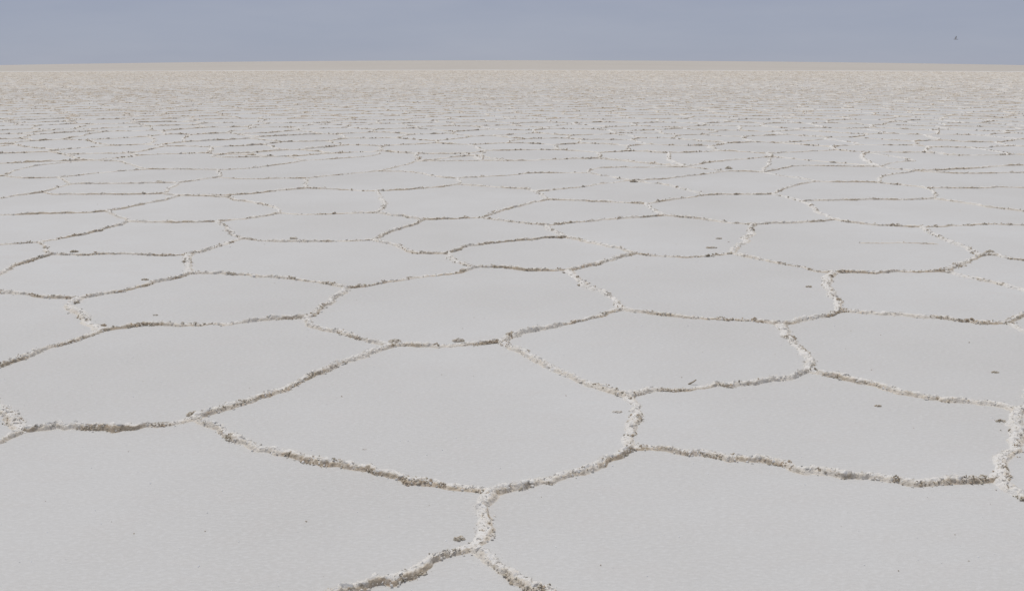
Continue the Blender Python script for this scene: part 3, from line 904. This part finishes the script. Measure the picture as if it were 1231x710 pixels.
clod(191, 219.5, .075, 26, .35, 'dark clod alone on a thin far ridge left of the stepped ridge', 12)
clod(742, 495, .026, 20, .55, 'pale crumb patch left of the short ridge at the central polygon', 13, spread=1.3, tall=.5)
clod(89, 285, .05, 18, .25, 'grey lump sitting over the left end of the thin dashed ridge', 14) if False else None
clod(89, 303, .05, 20, .25, 'grey lump standing over the left end of the thin level dashed ridge', 15, tall=1.3)
clod(353, 287, .055, 24, .35, 'crumb heap behind the left half of the ridge topped by two heaps', 16)
clod(565, 655, .03, 0 + 14, .3, 'dark crumb cluster in the crook left of the nearest fork', 17) if False else None
clod(552, 648, .032, 20, .4, 'olive-grey crumb cluster left of the short thick white ridge', 18)
clod(438, 540, .012, 5, .4, 'tiny beige crumb on the central polygon above its sagging near edge', 19)
clod(1165, 674, .007, 5, .3, 'tiny dark speck on the lower right plate', 20)
clod(172, 458, .006, 4, .15, 'tiny black speck on the plate above the brown lumpy ridge', 21)
clod(762, 219, .075, 26, .3, 'tall dark knob standing on the fork of a far ridge right of centre', 22, tall=2.0)
clod(876, 203, .08, 22, .4, 'pale knob on the left end of a straight brown far ridge', 23, tall=2.0)
clod(1190, 304, .06, 30, .35, 'grey crumb pile on the fork beside the short crumbly ridge', 24, tall=1.4)
clod(475, 411, .05, 60, .5, 'tan slab heap on the far left corner of the central polygon', 25, tall=1.2)
clod(366, 380, .045, 60, .42, 'olive crumb at the meeting of the rusty-cored ridge and the stout one', 26, tall=1.3)
clod(233, 499, .045, 80, .3, 'brown crumb heap crowning the left corner of the central polygon', 27, tall=1.4)

# a thin flake standing on edge like a twig
c = ground(832, 462)
fl = np.array([(-.03, 0, .0), (-.012, 0, .004), (.02, 0, .024), (.036, 0, .042), (.03, 0, .045), (.008, 0, .028), (-.02, 0, .014), (-.034, 0, .006)])
th = np.array([(0, .004, 0)])
fl = fl * np.array([.62, 1, .62])
fv = np.concatenate([fl, fl + th]) + np.array([(c[0], c[1], 0)])
side = np.array([[i, (i + 1) % 8, (i + 1) % 8 + 8, i + 8] for i in range(8)])
caps = [np.array([list(range(7, -1, -1))]), np.array([list(range(8, 16))])]
o = mesh_object('salt_flake', fv, [side] + caps, [M_CRUST], {'tone': np.full(16, .2)}, loc=(c[0], c[1], 0), smooth=False)
tag(o, 'dark twig-like flake leaning behind the ridge right of the central polygon', 'flake')

# hairline crack upheaved across one plate
P = np.array([ground(1036, 292.4), ground(1057, 293), ground(1080, 292.2), ground(1095, 292.5), ground(1126, 293.6)])
V, Fq, dirt, apron, info = ridge_strip(P, .022, .008, .02, 7, 777, 1.5, .35)
cv, cf, tone = ridge_crumbs(info, 45, np.random.default_rng(5), .002, .008, .7, fine=False)
o = mesh_object('hairline_crack', np.concatenate([V, cv]), [Fq, cf + len(V)], [M_RIDGE, M_CRUST],
                {'dirt': np.concatenate([dirt, np.zeros(len(cv))]), 'apron': np.concatenate([apron, np.zeros(len(cv))]), 'tone': np.concatenate([np.zeros(len(V)), tone])},
                loc=(*P.mean(0), 0), smooth=False, midx=np.concatenate([np.zeros(len(Fq)), np.ones(len(cf))]))
tag(o, 'fine brownish hairline crack running straight across an otherwise empty plate', 'crack')

# ------------------------------------------------------------------ glittering grains on the plates
n = 2600
gy = 2.2 + 7 * rng.random(n) ** 1.5
gx = (rng.random(n) - .5) * 2 * (gy * .6 + .8)
gr = .0006 + .0022 * rng.random(n) ** 5
V, Fc, nv = crumbs(np.stack([gx, gy, gr * .4], 1), gr, rng, False, .9)
o = mesh_object('salt_grains', V, [Fc], [M_GRAIN], smooth=False)
tag(o, 'loose white salt grains glinting on the near plates', 'grains', kind='stuff')
n = 420
gy = 2.2 + 9 * rng.random(n) ** 1.3
gx = (rng.random(n) - .5) * 2 * (gy * .6 + .8)
gr = .0007 + .0024 * rng.random(n) ** 5
V, Fc, nv = crumbs(np.stack([gx, gy, gr * .4], 1), gr, rng, False, .7)
o = mesh_object('dirt_grains', V, [Fc], [M_CRUST], {'tone': np.full(len(V), .3)}, smooth=False)
tag(o, 'fine dark dirt grains sprinkled over the near plates', 'grains', kind='stuff')

# ------------------------------------------------------------------ the pale track along the far edge
xs = np.linspace(-150, 150, 600)
yc = 157 + 1.2 * np.sin(xs * .013) + (fbm(xs * .05, 0, 3) - .5) * 4 - 30 * np.minimum(np.abs(xs) / 88, 1.2) ** 2
hh = .004 + .10 * np.clip(fbm(xs * .16, 4, 8, 4) - .42, 0, 1)
prof = [(-5.5, -.02), (-3.5, .8), (-1, 1.0), (2.5, 1.0), (5, -.02)]
V = np.array([[(x, y + a_ * (1 + .4 * vnoise(x * .1, 1, 4)), b_ * z_ if b_ > 0 else b_) for a_, b_ in prof] for x, y, z_ in zip(xs, yc, hh)]).reshape(-1, 3)
i = np.arange(len(xs) - 1)[:, None] * 5 + np.arange(4)[None]
track = mesh_object('salt_track', V, [np.stack([i, i + 5, i + 6, i + 1], -1).reshape(-1, 4)], [M_TRACK])
tag(track, kind='structure')

# ------------------------------------------------------------------ the speck in the sky: a dust-like mark, added as a far winged shape
def bird_speck():
    D = 90.0
    x = (1149 - PW / 2) / F; y = (PH / 2 - 47.5) / F
    d = np.array((x, cp + y * sp, -sp + y * cp)); d /= d[1]
    pos = d * D + np.array((0, 0, CAMH))
    rings = [(-.26, .0, .004, .05), (-.20, .0, .02, .045), (-.10, 0, .05, .05), (.02, .0, .065, .062), (.12, .005, .05, .052), (.18, .02, .036, .036), (.23, .03, .034, .034), (.27, .026, .014, .014), (.31, .02, .003, .003)]
    v = []; f = []
    for (yy, zz, rw, rh) in rings:
        for k in range(10):
            t = k * math.tau / 10
            v.append((rw * math.cos(t), yy, zz + rh * math.sin(t) * .8))
    for a_ in range(len(rings) - 1):
        for k in range(10):
            f.append((a_ * 10 + k, a_ * 10 + (k + 1) % 10, (a_ + 1) * 10 + (k + 1) % 10, (a_ + 1) * 10 + k))
    for s_ in (-1, 1):                       # raised wings, thick at the leading edge
        st = [(.04, .12, -.06, .02, .02), (.16, .13, -.07, .13, .018), (.26, .10, -.08, .25, .013), (.32, .04, -.08, .33, .008), (.34, -.03, -.08, .38, .003)]
        b0 = len(v)
        for (wx, y0, y1, z0, th_) in st:
            v += [(s_ * wx, y0, z0 + th_), (s_ * wx, y1, z0 + th_ * .3), (s_ * wx, y1, z0 - th_ * .3), (s_ * wx, y0, z0 - th_)]
        for a_ in range(len(st) - 1):
            for k in range(4):
                f.append((b0 + a_ * 4 + k, b0 + a_ * 4 + (k + 1) % 4, b0 + (a_ + 1) * 4 + (k + 1) % 4, b0 + (a_ + 1) * 4 + k))
    ang = math.radians(65)
    v = np.array(v)
    R = np.array([[math.cos(ang), -math.sin(ang), 0], [math.sin(ang), math.cos(ang), 0], [0, 0, 1]])
    v = v @ R.T * .8
    o = mesh_object('bird_speck', v + pos, [np.array(f)], [M_SPECK], loc=tuple(pos))
    tag(o, 'tiny dark birdlike speck alone in the hazy sky', 'bird_speck')


bird_speck()

# ------------------------------------------------------------------ light
SUN_EL, SUN_AZ = math.radians(70), math.radians(-38)     # azimuth from the view direction, negative to the left
w = bpy.data.worlds.new('World')
S.world = w
w.use_nodes = True
nt = w.node_tree
bg = nt.nodes['Background']
sky = nt.nodes.new('ShaderNodeTexSky')
sky.sky_type = 'NISHITA'
sky.sun_disc = False
sky.sun_elevation = SUN_EL
sky.sun_rotation = SUN_AZ
sky.altitude = 3650
sky.air_density = 1.0
sky.dust_density = 0.6
sky.ozone_density = 1.0
tcw = nt.nodes.new('ShaderNodeTexCoord').outputs['Generated']
mpw = nt.nodes.new('ShaderNodeMapping'); nt.links.new(tcw, mpw.inputs[0]); mpw.inputs['Scale'].default_value = (3, 3, 16)
cl = noise_node(nt, mpw.outputs[0], 1.6, 4, .55)
veil = mixc(nt, ramp_fac(nt, cl, .35, .7), (3.24, 3.52, 4.44), (3.54, 3.78, 4.62))       # thin high haze over the whole sky
nt.links.new(mixc(nt, .94, sky.outputs[0], veil), bg.inputs['Color'])
bg.inputs['Strength'].default_value = .1

sd = bpy.data.lights.new('sun', 'SUN')
sd.energy = 1.98
sd.angle = math.radians(3)
sd.color = (1, .965, .92)
so = bpy.data.objects.new('sun', sd)
COL.objects.link(so)
dirv = Vector((math.sin(SUN_AZ) * math.cos(SUN_EL), math.cos(SUN_AZ) * math.cos(SUN_EL), math.sin(SUN_EL)))
so.rotation_euler = dirv.to_track_quat('Z', 'Y').to_euler()
so.location = (0, 0, 30)

S.view_settings.view_transform = 'Standard'
S.view_settings.look = 'None'
S.view_settings.gamma = 1
S.view_settings.use_curve_mapping = False
S.view_settings.exposure = 0
S.render.engine = 'CYCLES'
S.cycles.max_bounces = 6
S.cycles.use_denoising = True
